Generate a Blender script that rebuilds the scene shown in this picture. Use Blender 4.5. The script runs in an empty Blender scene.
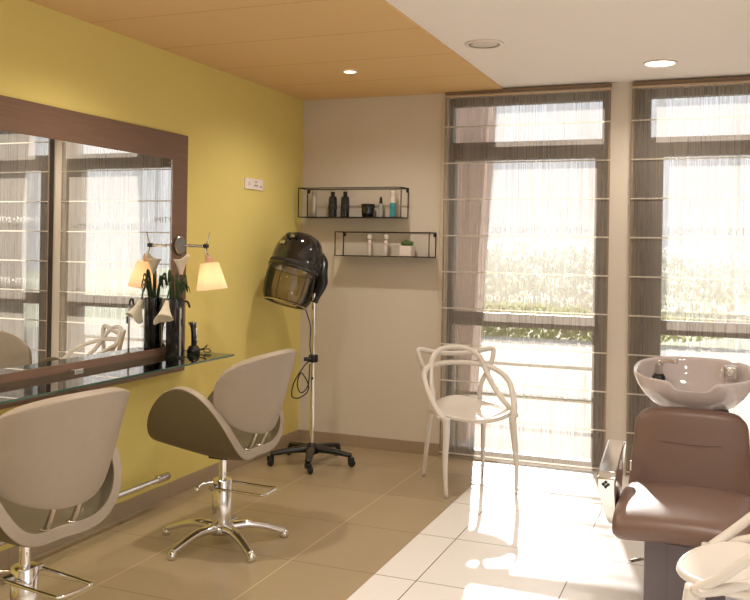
import bpy, bmesh, math, random
from mathutils import Vector, Matrix
random.seed(7)
PI = math.pi
C = bpy.context.scene.collection
S = bpy.context.scene

# ------------------------------------------------------------------ materials
def srgb(r, g, b):
    f = lambda c: (c/255/12.92) if c/255 <= .04045 else ((c/255+.055)/1.055)**2.4
    return (f(r), f(g), f(b), 1)

def mat(name, col, rough=.5, metal=0, spec=.5, coat=0, noise=0, nscale=20, bump=0, bscale=200, sheen=0, sss=0, trans=0, emis=None, estr=0):
    m = bpy.data.materials.new(name); m.use_nodes = True
    nt = m.node_tree; b = nt.nodes['Principled BSDF']
    b.inputs['Base Color'].default_value = col
    b.inputs['Roughness'].default_value = rough
    b.inputs['Metallic'].default_value = metal
    b.inputs['Specular IOR Level'].default_value = spec
    b.inputs['Coat Weight'].default_value = coat
    b.inputs['Sheen Weight'].default_value = sheen
    b.inputs['Transmission Weight'].default_value = trans
    if emis:
        b.inputs['Emission Color'].default_value = emis; b.inputs['Emission Strength'].default_value = estr
    tc = nt.nodes.new('ShaderNodeTexCoord')
    if noise:
        n = nt.nodes.new('ShaderNodeTexNoise'); n.inputs['Scale'].default_value = nscale
        n.inputs['Detail'].default_value = 4
        nt.links.new(tc.outputs['Object'], n.inputs['Vector'])
        mx = nt.nodes.new('ShaderNodeMix'); mx.data_type = 'RGBA'
        mx.inputs['A'].default_value = tuple(c*(1-noise) for c in col[:3])+(1,)
        mx.inputs['B'].default_value = tuple(min(1, c*(1+noise)) for c in col[:3])+(1,)
        nt.links.new(n.outputs['Fac'], mx.inputs['Factor'])
        nt.links.new(mx.outputs['Result'], b.inputs['Base Color'])
    if bump:
        n2 = nt.nodes.new('ShaderNodeTexNoise'); n2.inputs['Scale'].default_value = bscale
        nt.links.new(tc.outputs['Object'], n2.inputs['Vector'])
        bp = nt.nodes.new('ShaderNodeBump'); bp.inputs['Strength'].default_value = bump; bp.inputs['Distance'].default_value = .002
        nt.links.new(n2.outputs['Fac'], bp.inputs['Height']); nt.links.new(bp.outputs['Normal'], b.inputs['Normal'])
    return m

def math_node(nt, op, a, b=None, c=None):
    n = nt.nodes.new('ShaderNodeMath'); n.operation = op
    for i, v in enumerate((a, b, c)):
        if v is None: continue
        if isinstance(v, (int, float)): n.inputs[i].default_value = v
        else: nt.links.new(v, n.inputs[i])
    return n.outputs[0]

def grid_mat(name, col, line, x0, px, y0, py, w, rough=.3, noise=.06, nscale=3, spec=.5, use_x=True, bump=0, xline=None):
    """flat tiles / boards with grooves at x0+k*px and y0+k*py (world metres)"""
    m = mat(name, col, rough, spec=spec); nt = m.node_tree; b = nt.nodes['Principled BSDF']
    g = nt.nodes.new('ShaderNodeNewGeometry'); sp = nt.nodes.new('ShaderNodeSeparateXYZ')
    nt.links.new(g.outputs['Position'], sp.inputs[0])
    def line_fac(out, o, p):
        f = math_node(nt, 'FRACT', math_node(nt, 'DIVIDE', math_node(nt, 'ADD', out, -o+100*p), p))
        d = math_node(nt, 'MINIMUM', f, math_node(nt, 'SUBTRACT', 1.0, f))
        return math_node(nt, 'LESS_THAN', d, w/p/2)
    fy = line_fac(sp.outputs['Y'], y0, py)
    fx = line_fac(sp.outputs['X'], x0, px) if use_x else None
    n = nt.nodes.new('ShaderNodeTexNoise'); n.inputs['Scale'].default_value = nscale; n.inputs['Detail'].default_value = 6
    nt.links.new(g.outputs['Position'], n.inputs['Vector'])
    mx = nt.nodes.new('ShaderNodeMix'); mx.data_type = 'RGBA'
    mx.inputs['A'].default_value = tuple(c*(1-noise) for c in col[:3])+(1,)
    mx.inputs['B'].default_value = tuple(min(1, c*(1+noise)) for c in col[:3])+(1,)
    nt.links.new(n.outputs['Fac'], mx.inputs['Factor'])
    m2 = nt.nodes.new('ShaderNodeMix'); m2.data_type = 'RGBA'
    nt.links.new(fy, m2.inputs['Factor']); nt.links.new(mx.outputs['Result'], m2.inputs['A']); m2.inputs['B'].default_value = line
    if use_x:
        m3 = nt.nodes.new('ShaderNodeMix'); m3.data_type = 'RGBA'
        nt.links.new(fx, m3.inputs['Factor']); nt.links.new(m2.outputs['Result'], m3.inputs['A']); m3.inputs['B'].default_value = xline or line; m2 = m3
    nt.links.new(m2.outputs['Result'], b.inputs['Base Color'])
    return m

def wood_mat(name, c1, c2, rough=.4):
    m = mat(name, c1, rough); nt = m.node_tree; b = nt.nodes['Principled BSDF']
    tc = nt.nodes.new('ShaderNodeTexCoord'); mp = nt.nodes.new('ShaderNodeMapping')
    mp.inputs['Scale'].default_value = (8, 1.2, 22)
    nt.links.new(tc.outputs['Object'], mp.inputs['Vector'])
    n = nt.nodes.new('ShaderNodeTexNoise'); n.inputs['Scale'].default_value = 5; n.inputs['Detail'].default_value = 8
    nt.links.new(mp.outputs['Vector'], n.inputs['Vector'])
    mx = nt.nodes.new('ShaderNodeMix'); mx.data_type = 'RGBA'; mx.inputs['A'].default_value = c1; mx.inputs['B'].default_value = c2
    nt.links.new(n.outputs['Fac'], mx.inputs['Factor']); nt.links.new(mx.outputs['Result'], b.inputs['Base Color'])
    return m

def clear_mat(name, tint=(1, 1, 1, 1), gloss=.08, rough=0.0, fres=1.45):
    m = bpy.data.materials.new(name); m.use_nodes = True; nt = m.node_tree
    nt.nodes.remove(nt.nodes['Principled BSDF']); out = nt.nodes['Material Output']
    t = nt.nodes.new('ShaderNodeBsdfTransparent'); t.inputs[0].default_value = tint
    g = nt.nodes.new('ShaderNodeBsdfGlossy'); g.inputs['Roughness'].default_value = rough
    f = nt.nodes.new('ShaderNodeFresnel'); f.inputs['IOR'].default_value = fres
    k = math_node(nt, 'ADD', f.outputs[0], gloss-.04)
    x = nt.nodes.new('ShaderNodeMixShader'); nt.links.new(k, x.inputs[0])
    nt.links.new(t.outputs[0], x.inputs[1]); nt.links.new(g.outputs[0], x.inputs[2]); nt.links.new(x.outputs[0], out.inputs[0])
    return m

def thread_mat(name, col, dens_lo, dens_hi, seed=0.0):
    """hanging string fabric: vertical threads, partly open"""
    m = bpy.data.materials.new(name); m.use_nodes = True; nt = m.node_tree
    nt.nodes.remove(nt.nodes['Principled BSDF']); out = nt.nodes['Material Output']
    g = nt.nodes.new('ShaderNodeNewGeometry'); mp = nt.nodes.new('ShaderNodeMapping')
    mp.inputs['Scale'].default_value = (1, 0, .012); mp.inputs['Location'].default_value = (seed, 0, 0)
    nt.links.new(g.outputs['Position'], mp.inputs['Vector'])
    n = nt.nodes.new('ShaderNodeTexNoise'); n.inputs['Scale'].default_value = 110; n.inputs['Detail'].default_value = 2; n.inputs['Roughness'].default_value = .7
    nt.links.new(mp.outputs[0], n.inputs['Vector'])
    n2 = nt.nodes.new('ShaderNodeTexNoise'); n2.inputs['Scale'].default_value = 9; n2.inputs['Detail'].default_value = 3
    nt.links.new(mp.outputs[0], n2.inputs['Vector'])
    mr = nt.nodes.new('ShaderNodeMapRange'); mr.inputs['From Min'].default_value = .35; mr.inputs['From Max'].default_value = .65
    mr.inputs['To Min'].default_value = dens_lo; mr.inputs['To Max'].default_value = dens_hi
    s = math_node(nt, 'ADD', math_node(nt, 'MULTIPLY', n.outputs['Fac'], .75), math_node(nt, 'MULTIPLY', n2.outputs['Fac'], .25))
    nt.links.new(s, mr.inputs['Value'])
    d = nt.nodes.new('ShaderNodeBsdfDiffuse'); tl = nt.nodes.new('ShaderNodeBsdfTranslucent')
    mc = nt.nodes.new('ShaderNodeMix'); mc.data_type = 'RGBA'
    mc.inputs['A'].default_value = col; mc.inputs['B'].default_value = tuple(c*.6 for c in col[:3])+(1,)
    nt.links.new(n.outputs['Fac'], mc.inputs['Factor'])
    nt.links.new(mc.outputs['Result'], d.inputs[0]); nt.links.new(mc.outputs['Result'], tl.inputs[0])
    a = nt.nodes.new('ShaderNodeMixShader'); a.inputs[0].default_value = .45
    nt.links.new(d.outputs[0], a.inputs[1]); nt.links.new(tl.outputs[0], a.inputs[2])
    t = nt.nodes.new('ShaderNodeBsdfTransparent')
    x = nt.nodes.new('ShaderNodeMixShader')
    nt.links.new(mr.outputs[0], x.inputs[0]); nt.links.new(t.outputs[0], x.inputs[1]); nt.links.new(a.outputs[0], x.inputs[2])
    nt.links.new(x.outputs[0], out.inputs[0])
    return m

def translucent_mat(name, col, mixf=.5, alpha=1.0):
    m = bpy.data.materials.new(name); m.use_nodes = True; nt = m.node_tree
    nt.nodes.remove(nt.nodes['Principled BSDF']); out = nt.nodes['Material Output']
    d = nt.nodes.new('ShaderNodeBsdfDiffuse'); tl = nt.nodes.new('ShaderNodeBsdfTranslucent')
    n = nt.nodes.new('ShaderNodeTexNoise'); n.inputs['Scale'].default_value = 150
    mc = nt.nodes.new('ShaderNodeMix'); mc.data_type = 'RGBA'; mc.inputs['A'].default_value = col; mc.inputs['B'].default_value = tuple(c*.9 for c in col[:3])+(1,)
    nt.links.new(n.outputs['Fac'], mc.inputs['Factor'])
    nt.links.new(mc.outputs['Result'], d.inputs[0]); nt.links.new(mc.outputs['Result'], tl.inputs[0])
    a = nt.nodes.new('ShaderNodeMixShader'); a.inputs[0].default_value = mixf
    nt.links.new(d.outputs[0], a.inputs[1]); nt.links.new(tl.outputs[0], a.inputs[2])
    t = nt.nodes.new('ShaderNodeBsdfTransparent'); x = nt.nodes.new('ShaderNodeMixShader'); x.inputs[0].default_value = alpha
    nt.links.new(t.outputs[0], x.inputs[1]); nt.links.new(a.outputs[0], x.inputs[2]); nt.links.new(x.outputs[0], out.inputs[0])
    return m

M = {}
M['yellow'] = mat('yellow_paint', srgb(225, 207, 126), .85, spec=.2, noise=.02, nscale=2, bump=.05)
M['beige'] = mat('beige_paint', srgb(218, 207, 192), .9, spec=.2, noise=.02, nscale=2, bump=.05)
M['white_ceiling'] = mat('white_ceiling_paint', srgb(246, 238, 232), .9, spec=.2, noise=.01)
M['orange_ceiling'] = grid_mat('orange_ceiling_boards', srgb(224, 188, 134), srgb(184, 146, 88), 0, 1, -.589, .588, .006, rough=.75, noise=.03, use_x=False, spec=.2)
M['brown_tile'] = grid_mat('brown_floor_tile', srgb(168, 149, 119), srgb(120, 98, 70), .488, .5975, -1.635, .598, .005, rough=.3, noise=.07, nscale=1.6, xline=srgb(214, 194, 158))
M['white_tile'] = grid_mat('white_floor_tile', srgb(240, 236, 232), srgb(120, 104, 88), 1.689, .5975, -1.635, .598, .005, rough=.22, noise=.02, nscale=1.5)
M['skirting'] = grid_mat('skirting_tile', srgb(166, 146, 122), srgb(138, 118, 94), .488, .5975, -1.635, .598, .003, rough=.35, noise=.05, nscale=3)
M['mirror_wood'] = wood_mat('dark_mirror_wood', srgb(128, 98, 78), srgb(104, 78, 62), .38)
M['mirror'] = mat('mirror_silver', (.93, .94, .93, 1), 0.0, 1.0)
M['chrome'] = mat('chrome', (.82, .81, .79, 1), .1, 1.0)
M['steel'] = mat('brushed_steel', (.62, .60, .57, 1), .25, 1.0)
M['leather'] = mat('taupe_leather', srgb(162, 148, 130), .42, spec=.45, noise=.04, nscale=40, bump=.15, bscale=500)
M['shaded_leather'] = mat('shaded_taupe_leather', srgb(106, 94, 68), .5, spec=.4, noise=.04, nscale=40, bump=.15, bscale=500)  # taupe leather with shade and yellow wall bounce put into its colour
M['black_plastic'] = mat('black_plastic', (.012, .011, .011, 1), .3, spec=.5, noise=.1)
M['black_gloss'] = mat('gloss_black', (.012, .011, .011, 1), .07, spec=.6, coat=.5)
M['black_metal'] = mat('black_powder_coat', (.015, .012, .011, 1), .5, noise=.1)
M['black_matt'] = mat('black_matt', (.02, .018, .018, 1), .6, noise=.1)
M['white_plastic'] = mat('white_moulded_plastic', srgb(222, 214, 204), .28, spec=.5, noise=.01)
M['white_plate'] = mat('white_plate', srgb(238, 226, 216), .4, noise=.01)
M['dark_frame'] = mat('dark_window_frame', srgb(74, 66, 60), .5, noise=.06)
M['threads'] = thread_mat('string_blind_threads', srgb(186, 174, 160), .36, .80)
M['batten'] = translucent_mat('blind_batten', srgb(252, 246, 236), .85)
M['blind_rail'] = mat('blind_head_rail', srgb(196, 170, 142), .6, noise=.03)
M['pane'] = clear_mat('window_glass', (1, 1, 1, 1), .02)
M['shelf_glass'] = clear_mat('shelf_glass', (.95, .985, .96, 1), .2)
M['glass_edge'] = mat('green_glass_edge', srgb(70, 100, 84), .15, spec=.6, noise=.05)
M['visor'] = clear_mat('smoked_visor', (.62, .58, .52, 1), .06, .05)
M['letter'] = translucent_mat('white_window_letters', (.95, .95, .92, 1), .75)
M['ceramic'] = mat('white_ceramic', srgb(206, 194, 192), .07, spec=.6, coat=.6, noise=.01)
M['brown_leather'] = mat('brown_leather', srgb(116, 90, 78), .36, spec=.5, noise=.05, nscale=30, bump=.2, bscale=500)
M['dark_steel'] = mat('dark_steel', (.30, .29, .28, 1), .3, 1.0)
M['grey_panel'] = mat('grey_pedestal', srgb(112, 104, 108), .45, metal=.3, noise=.03)
M['teal'] = mat('teal_label', srgb(60, 150, 160), .4, noise=.05)
M['silver_label'] = mat('silver_bottle', srgb(196, 190, 186), .3, metal=.4, noise=.08, nscale=60)
M['clear_bottle'] = mat('pale_clear_bottle', srgb(170, 165, 160), .15, noise=.05)
M['blue_black'] = mat('blue_black_bottle', srgb(28, 32, 44), .15, coat=.4, noise=.1)
M['plant'] = mat('succulent_green', srgb(84, 116, 62), .6, noise=.2, nscale=80)
M['stem'] = mat('dark_green_stem', srgb(48, 66, 30), .45, noise=.2, nscale=60)
M['petal'] = translucent_mat('cream_petal', srgb(246, 236, 214), .25)
M['spadix'] = mat('yellow_spadix', srgb(230, 190, 60), .6, noise=.1)
M['shade'] = translucent_mat('parchment_shade', srgb(255, 238, 214), .5)
M['socket_wood'] = mat('lamp_socket', srgb(200, 160, 130), .4, noise=.05)
M['bulb'] = mat('warm_bulb', (1, .9, .7, 1), .5, emis=(1, .72, .42, 1), estr=4)
M['light_disc'] = mat('downlight_disc', (1, 1, 1, 1), .5, emis=(1, .86, .66, 1), estr=14)
M['grille'] = mat('speaker_grille', srgb(222, 214, 202), .7, noise=.05, nscale=300)
M['paving'] = mat('pale_paving', srgb(182, 178, 168), .9, noise=.12, nscale=3)
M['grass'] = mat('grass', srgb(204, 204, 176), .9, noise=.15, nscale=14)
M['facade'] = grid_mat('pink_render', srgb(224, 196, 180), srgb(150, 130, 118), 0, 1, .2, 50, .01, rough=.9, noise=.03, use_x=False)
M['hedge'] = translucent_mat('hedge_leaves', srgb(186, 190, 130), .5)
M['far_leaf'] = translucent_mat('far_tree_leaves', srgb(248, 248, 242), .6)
M['bark'] = mat('tree_bark', srgb(120, 100, 80), .9, noise=.2)
M['rail_olive'] = mat('olive_rail', srgb(140, 134, 96), .6, noise=.08)
M['zinc'] = mat('exterior_render', srgb(200, 190, 176), .9, noise=.04)

# ------------------------------------------------------------------ helpers
def link(name, me, parent=None, smooth=True, loc=None):
    o = bpy.data.objects.new(name, me); C.objects.link(o)
    if parent: o.parent = parent
    if loc: o.location = loc
    if smooth:
        for p in me.polygons: p.use_smooth = True
    return o

def obj(name, bm, m, parent=None, smooth=False, mods=None, auto=None):
    bmesh.ops.recalc_face_normals(bm, faces=bm.faces)
    me = bpy.data.meshes.new(name); bm.to_mesh(me); bm.free()
    for k in (m if isinstance(m, (list, tuple)) else [m]): me.materials.append(k)
    o = link(name, me, parent, smooth)
    if smooth and auto is not None:
        try: me.set_sharp_from_angle(angle=math.radians(auto))
        except Exception: pass
    return o

def tag(o, label, cat, group=None, kind=None):
    o['label'] = label; o['category'] = cat
    if group: o['group'] = group
    if kind: o['kind'] = kind
    return o

def thing(name, label, cat, loc=(0, 0, 0), rz=0, group=None):
    o = bpy.data.objects.new(name, None); C.objects.link(o)
    o.empty_display_size = .05
    o.location = loc; o.rotation_euler = (0, 0, rz)
    return tag(o, label, cat, group)

def struct(name, bm, m, smooth=False, parent=None, label=None, cat=None):
    o = obj(name, bm, m, parent, smooth)
    o['kind'] = 'structure'
    if label: o['label'] = label; o['category'] = cat
    return o

def copy_tree(o, parent=None):
    c = o.copy(); C.objects.link(c)
    if parent: c.parent = parent
    for ch in list(o.children): copy_tree(ch, c)
    return c

def bx(bm, a, b, bev=0, mi=0, mtx=None):
    """box from corner a to corner b, optionally bevelled"""
    a, b = Vector(a), Vector(b)
    r = bmesh.ops.create_cube(bm, size=1)
    vs = r['verts']
    for v in vs:
        v.co = Vector(((a.x+b.x)/2 + v.co.x*(b.x-a.x), (a.y+b.y)/2 + v.co.y*(b.y-a.y), (a.z+b.z)/2 + v.co.z*(b.z-a.z)))
    fs = set(f for v in vs for f in v.link_faces)
    if bev:
        es = list(set(e for f in fs for e in f.edges))
        r = bmesh.ops.bevel(bm, geom=es, offset=bev, segments=3, profile=.5, affect='EDGES')
        vs = list(set(vs_ for f in r['faces'] for vs_ in f.verts) | set(v for v in vs if v.is_valid))
        fs = set(f for v in vs for f in v.link_faces)
    for f in fs: f.material_index = mi
    if mtx: bmesh.ops.transform(bm, matrix=mtx, verts=list(set(v for f in fs for v in f.verts)))
    return bm

def B(*args, **k):
    bm = bmesh.new(); bx(bm, *args, **k); return bm

def catmull(P, n=8, closed=False):
    P = [Vector(p) for p in P]; out = []
    N = len(P); seg = N if closed else N-1
    for i in range(seg):
        if closed: p0, p1, p2, p3 = P[i-1], P[i], P[(i+1) % N], P[(i+2) % N]
        else:
            p1, p2 = P[i], P[i+1]
            p0 = P[i-1] if i > 0 else p1*2-p2
            p3 = P[i+2] if i+2 < N else p2*2-p1
        for k in range(n):
            t = k/n
            out.append(.5*((2*p1) + (p2-p0)*t + (2*p0-5*p1+4*p2-p3)*t*t + (3*p1-p0-3*p2+p3)*t*t*t))
    if not closed: out.append(P[-1])
    return out

def tube(bm, pts, rad, seg=10, closed=False, flat=1.0, mi=0):
    """sweep a round (or flattened) section along pts; rad is a number or one per point"""
    n = len(pts); pts = [Vector(p) for p in pts]
    if isinstance(rad, (int, float)): rad = [rad]*n
    elif len(rad) != n:
        r0 = rad; rad = [r0[int(i/(n-1)*(len(r0)-1))]*(1-((i/(n-1)*(len(r0)-1)) % 1)) + r0[min(len(r0)-1, int(i/(n-1)*(len(r0)-1))+1)]*((i/(n-1)*(len(r0)-1)) % 1) for i in range(n)]
    rings = []; up = None
    for i in range(n):
        if closed: t = (pts[(i+1) % n]-pts[i-1]).normalized()
        else: t = (pts[min(i+1, n-1)]-pts[max(i-1, 0)]).normalized()
        if up is None:
            up = Vector((0, 0, 1)) if abs(t.z) < .9 else Vector((1, 0, 0))
        s = t.cross(up).normalized(); up = s.cross(t).normalized()
        rings.append([bm.verts.new(pts[i] + (s*math.cos(a)*flat + up*math.sin(a))*rad[i]) for a in [2*PI*k/seg for k in range(seg)]])
    m = n if closed else n-1
    for i in range(m):
        a, b = rings[i], rings[(i+1) % n]
        for k in range(seg):
            f = bm.faces.new((a[k], a[(k+1) % seg], b[(k+1) % seg], b[k])); f.material_index = mi; f.smooth = True
    if not closed:
        for r in (rings[0], rings[-1]):
            f = bm.faces.new(r); f.material_index = mi
    return bm

def T(*a, **k):
    bm = bmesh.new(); tube(bm, *a, **k); return bm

def lathe(bm, prof, seg=24, c=(0, 0, 0), mtx=None, a0=0, a1=2*PI, mi=0, cap=True):
    """profile [(r, z)] turned about z"""
    full = abs(a1-a0-2*PI) < 1e-6; c = Vector(c); n = seg if full else seg+1
    rings = []; allv = []
    for r, z in prof:
        if r < 1e-6 and full:
            v = bm.verts.new(c+Vector((0, 0, z))); rings.append([v]*n); allv.append(v)
        else:
            ring = [bm.verts.new(c+Vector((r*math.cos(a0+(a1-a0)*k/seg), r*math.sin(a0+(a1-a0)*k/seg), z))) for k in range(n)]
            rings.append(ring); allv += ring
    for a, b in zip(rings, rings[1:]):
        for k in range(seg if full else seg):
            k2 = (k+1) % n
            vs = []
            for v in (a[k], a[k2], b[k2], b[k]):
                if v not in vs: vs.append(v)
            if len(vs) > 2:
                f = bm.faces.new(vs); f.material_index = mi; f.smooth = True
    if full and cap:
        for r in (rings[0], rings[-1]):
            if r[0] is not r[1]:
                f = bm.faces.new(r); f.material_index = mi
    if mtx: bmesh.ops.transform(bm, matrix=mtx, verts=allv)
    return bm

def L(*a, **k):
    bm = bmesh.new(); lathe(bm, *a, **k); return bm

def ellipsoid(bm, c, r, seg=16):
    v = bmesh.ops.create_uvsphere(bm, u_segments=seg, v_segments=max(6, seg//2), radius=1)['verts']
    bmesh.ops.transform(bm, matrix=Matrix.Translation(c) @ Matrix.Diagonal((*r, 1)), verts=v)
    return bm

def text_mesh(name, body, size, m, parent, loc, mirror=False, depth=.0008):
    cu = bpy.data.curves.new(name, 'FONT'); cu.body = body; cu.size = size; cu.extrude = depth; cu.align_x = 'LEFT'
    cu.space_character = 1.12
    to = bpy.data.objects.new(name, cu); C.objects.link(to); bpy.context.view_layer.update()
    dg = bpy.context.evaluated_depsgraph_get()
    me = bpy.data.meshes.new_from_object(to.evaluated_get(dg))
    C.objects.unlink(to); bpy.data.objects.remove(to); bpy.data.curves.remove(cu)
    xs = [v.co.x for v in me.vertices]; w = max(xs)-min(xs); x0 = min(xs)
    for v in me.vertices:
        x, y, z = v.co
        x -= x0
        if mirror: x = w-x
        v.co = (x, z, y)
    me.materials.clear(); me.materials.append(m)
    o = link(name, me, parent, False, loc)
    return o, w

# ------------------------------------------------------------------ camera
yaw, roll, F_PX, PPX, PPY = .3795, .0167, 881.33, 375.0, 247.98
cam_d = bpy.data.cameras.new('camera'); cam = bpy.data.objects.new('camera', cam_d); C.objects.link(cam)
Fv = Vector((-math.sin(yaw), math.cos(yaw), 0)); Rv = Vector((math.cos(yaw), math.sin(yaw), 0)); Uv = Vector((0, 0, 1))
R2 = Rv*math.cos(roll) + Uv*math.sin(roll); U2 = Uv*math.cos(roll) - Rv*math.sin(roll)
mw = Matrix.Identity(4)
for i in range(3): mw[i][0] = R2[i]; mw[i][1] = U2[i]; mw[i][2] = -Fv[i]
mw.translation = Vector((2.9037, -5.8207, 1.4252)); cam.matrix_world = mw
cam_d.sensor_width = 36; cam_d.lens = 36*F_PX/750
cam_d.shift_x = 0; cam_d.shift_y = (PPY-300)/750
cam_d.clip_start = .05
S.camera = cam

# ------------------------------------------------------------------ room shell
X1, Y0, H = 4.6, -8.2, 2.5
W1 = (1.105, 2.20); W2 = (2.328, 3.37); WZ = (.0, 2.47)
SPLIT = 1.4976
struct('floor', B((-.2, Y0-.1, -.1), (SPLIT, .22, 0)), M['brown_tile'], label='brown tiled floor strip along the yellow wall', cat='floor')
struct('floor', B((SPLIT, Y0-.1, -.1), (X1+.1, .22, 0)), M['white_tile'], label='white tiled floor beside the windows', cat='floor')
struct('wall_left', B((-.15, Y0, 0), (0, .2, H)), M['yellow'], label='yellow painted wall carrying the mirror', cat='wall')
bm = bmesh.new()
bx(bm, (0, 0, 0), (W1[0], .2, H+.012))
bx(bm, (W1[0], 0, WZ[1]), (W1[1], .2, H+.012))
bx(bm, (W1[1], 0, 0), (W2[0], .2, H+.012))
bx(bm, (W2[0], 0, WZ[1]), (W2[1], .2, H+.012))
bx(bm, (W2[1], 0, 0), (X1, .2, H+.012))
struct('wall_back', bm, M['beige'], label='beige wall with the wire shelves and two tall windows', cat='wall')
# right wall, out of view, with a big opening added to let in side daylight
bm = bmesh.new()
bx(bm, (X1, Y0, 0), (X1+.15, .2, .3)); bx(bm, (X1, Y0, 2.3), (X1+.15, .2, H+.012))
bx(bm, (X1, Y0, .3), (X1+.15, -7.4, 2.3)); bx(bm, (X1, -4.0, .3), (X1+.15, .2, 2.3))
struct('wall_right', bm, M['beige'], label='beige wall on the right behind the camera', cat='wall')
struct('wall_front', B((-.15, Y0-.15, 0), (X1+.15, Y0, H+.012)), M['beige'], label='beige wall behind the camera', cat='wall')
struct('ceiling', B((-.15, Y0, H), (SPLIT, .2, H+.08)), M['orange_ceiling'], label='lowered orange board ceiling over the styling places', cat='ceiling')
struct('ceiling', B((SPLIT, Y0, H+.012), (X1+.15, .2, H+.08)), M['white_ceiling'], label='white plaster ceiling over the wash places', cat='ceiling')
struct('baseboard_left', B((0, Y0, 0), (.012, 0, .083), bev=.002), M['skirting'], label='brown tile skirting under the yellow wall', cat='baseboard')
struct('baseboard_back', B((.012, -.012, 0), (W1[0]-.01, 0, .083), bev=.002), M['skirting'], label='brown tile skirting under the beige wall', cat='baseboard')

# windows: frame + glass
def window(n, x0, x1, xl, xl2, xr, label):
    bm = bmesh.new(); ya, yb = .06, .13; e = .0
    bx(bm, (x0, ya, WZ[0]), (xl2, yb, 2.04))
    bx(bm, (x0, ya, 2.04), (xl, yb, 2.47))
    bx(bm, (xr, ya, 0), (x1, yb, 2.04)); bx(bm, (xr+.042, ya, 2.04), (x1, yb, 2.47))
    bx(bm, (xl, ya, 2.415), (xr+.042, yb, 2.47))
    bx(bm, (xl, ya, 2.04), (xr+.042, yb, 2.162))
    bx(bm, (xl2, ya, .905), (xr, yb, .995))
    bx(bm, (xl2, ya, 0), (xr, yb, .05))
    f = struct('window_%d' % n, bm, M['dark_frame'], label=label, cat='window')
    p = obj('glass_pane', B((xl-.005, .095, .045), (xr+.035, .099, 2.42)), M['pane'], f)
    return f
w1 = window(1, W1[0], W1[1], 1.128, 1.145, 2.098, 'tall dark-framed window behind the white armchair')
w2 = window(2, W2[0], W2[1], 2.44, 2.52, 3.30, 'tall dark-framed window behind the wash basin')
for o, x0, x1 in ((w1, 1.175, 2.10), (w2, 2.53, 3.28)):
    for z in (1.60, 1.075):
        x = x0 if o is w2 else 1.19; k = 0 if o is w2 else 1
        while x < x1-.1:
            w_need = .335
            if x + w_need > x1+.02: body = 'DOMITYS'[:4] if k % 2 == 0 else 'DOMITYS'[-4:]
            else: body = 'DOMITYS'
            t, w = text_mesh('lettering', body, .062, M['letter'], o, (x, .092, z), mirror=(k % 2 == 1))
            x += w + .028
            if x < x1:
                d = obj('lettering_dot', L([(.0085, 0), (.0085, .002)], 12, mtx=Matrix.Translation((x, .094, z+.022)) @ Matrix.Rotation(PI/2, 4, 'X')), M['letter'], o)
            x += .035; k += 1

# roman string blinds
def blind(x0, x1, label, chain):
    t = thing('roman_blind', label, 'blind', (x0, -.05, 0), 0, 'string roman blinds')
    w = x1-x0; Z = [.04+.2463*i for i in range(10)]
    bm = bmesh.new()
    n = 60
    top = 2.485
    for i in range(n):
        u0, u1 = w*i/n, w*(i+1)/n
        zs = [.015]+Z[1:]+[top]
        for a, b in zip(zs, zs[1:]):
            q = []
            for (u, z) in ((u0, a), (u1, a), (u1, b), (u0, b)):
                q.append(bm.verts.new((u, 0, z)))
            bm.faces.new(q)
    bmesh.ops.remove_doubles(bm, verts=bm.verts, dist=1e-5)
    obj('thread_curtain', bm, M['threads'], t, True)
    for i, z in enumerate(Z):
        obj('batten', B((0, -.009, z-.0045), (w, -.0055, z+.0045)), M['batten'], t)
    obj('side_tape', B((0, .002, .015), (.012, .004, 2.45)), M['blind_rail'], t)
    obj('side_tape', B((w-.012, .002, .015), (w, .004, 2.45)), M['blind_rail'], t)
    obj('head_rail', B((0, -.004, 2.460), (w, .03, 2.475), bev=.003), M['blind_rail'], t)
    bm = B((0, .006, 2.476), (w, .045, 2.5), bev=.003)
    obj('head_box', bm, M['threads_solid'], t)
    if chain:
        pts = [(-.012, -.02, 2.44), (-.014, -.02, 2.0), (-.016, -.02, 1.5), (-.018, -.02, 1.12), (-.006, -.02, 1.06), (.012, -.02, 1.06), (.024, -.02, 1.12), (.02, -.02, 1.5), (.012, -.02, 2.0), (.008, -.02, 2.44)]
        obj('pull_cord', T(catmull(pts, 8), .0022, 6), M['blind_rail'], t, True)
    return t
M['threads_solid'] = mat('brown_blind_header', srgb(150, 122, 98), .8, noise=.15, nscale=120)
blind(1.10, 2.205, 'brown string roman blind on the window behind the white armchair', True)
blind(2.335, 3.44, 'brown string roman blind on the window behind the wash basin', False)
# reveal bands: narrow dark metal post beside each frame
struct('trim_1', B((W2[0]+.001, .012, 0), (W2[0]+.05, .058, 2.465)), M['dark_frame'], label='dark metal post in the left reveal of the right window', cat='trim')

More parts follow.
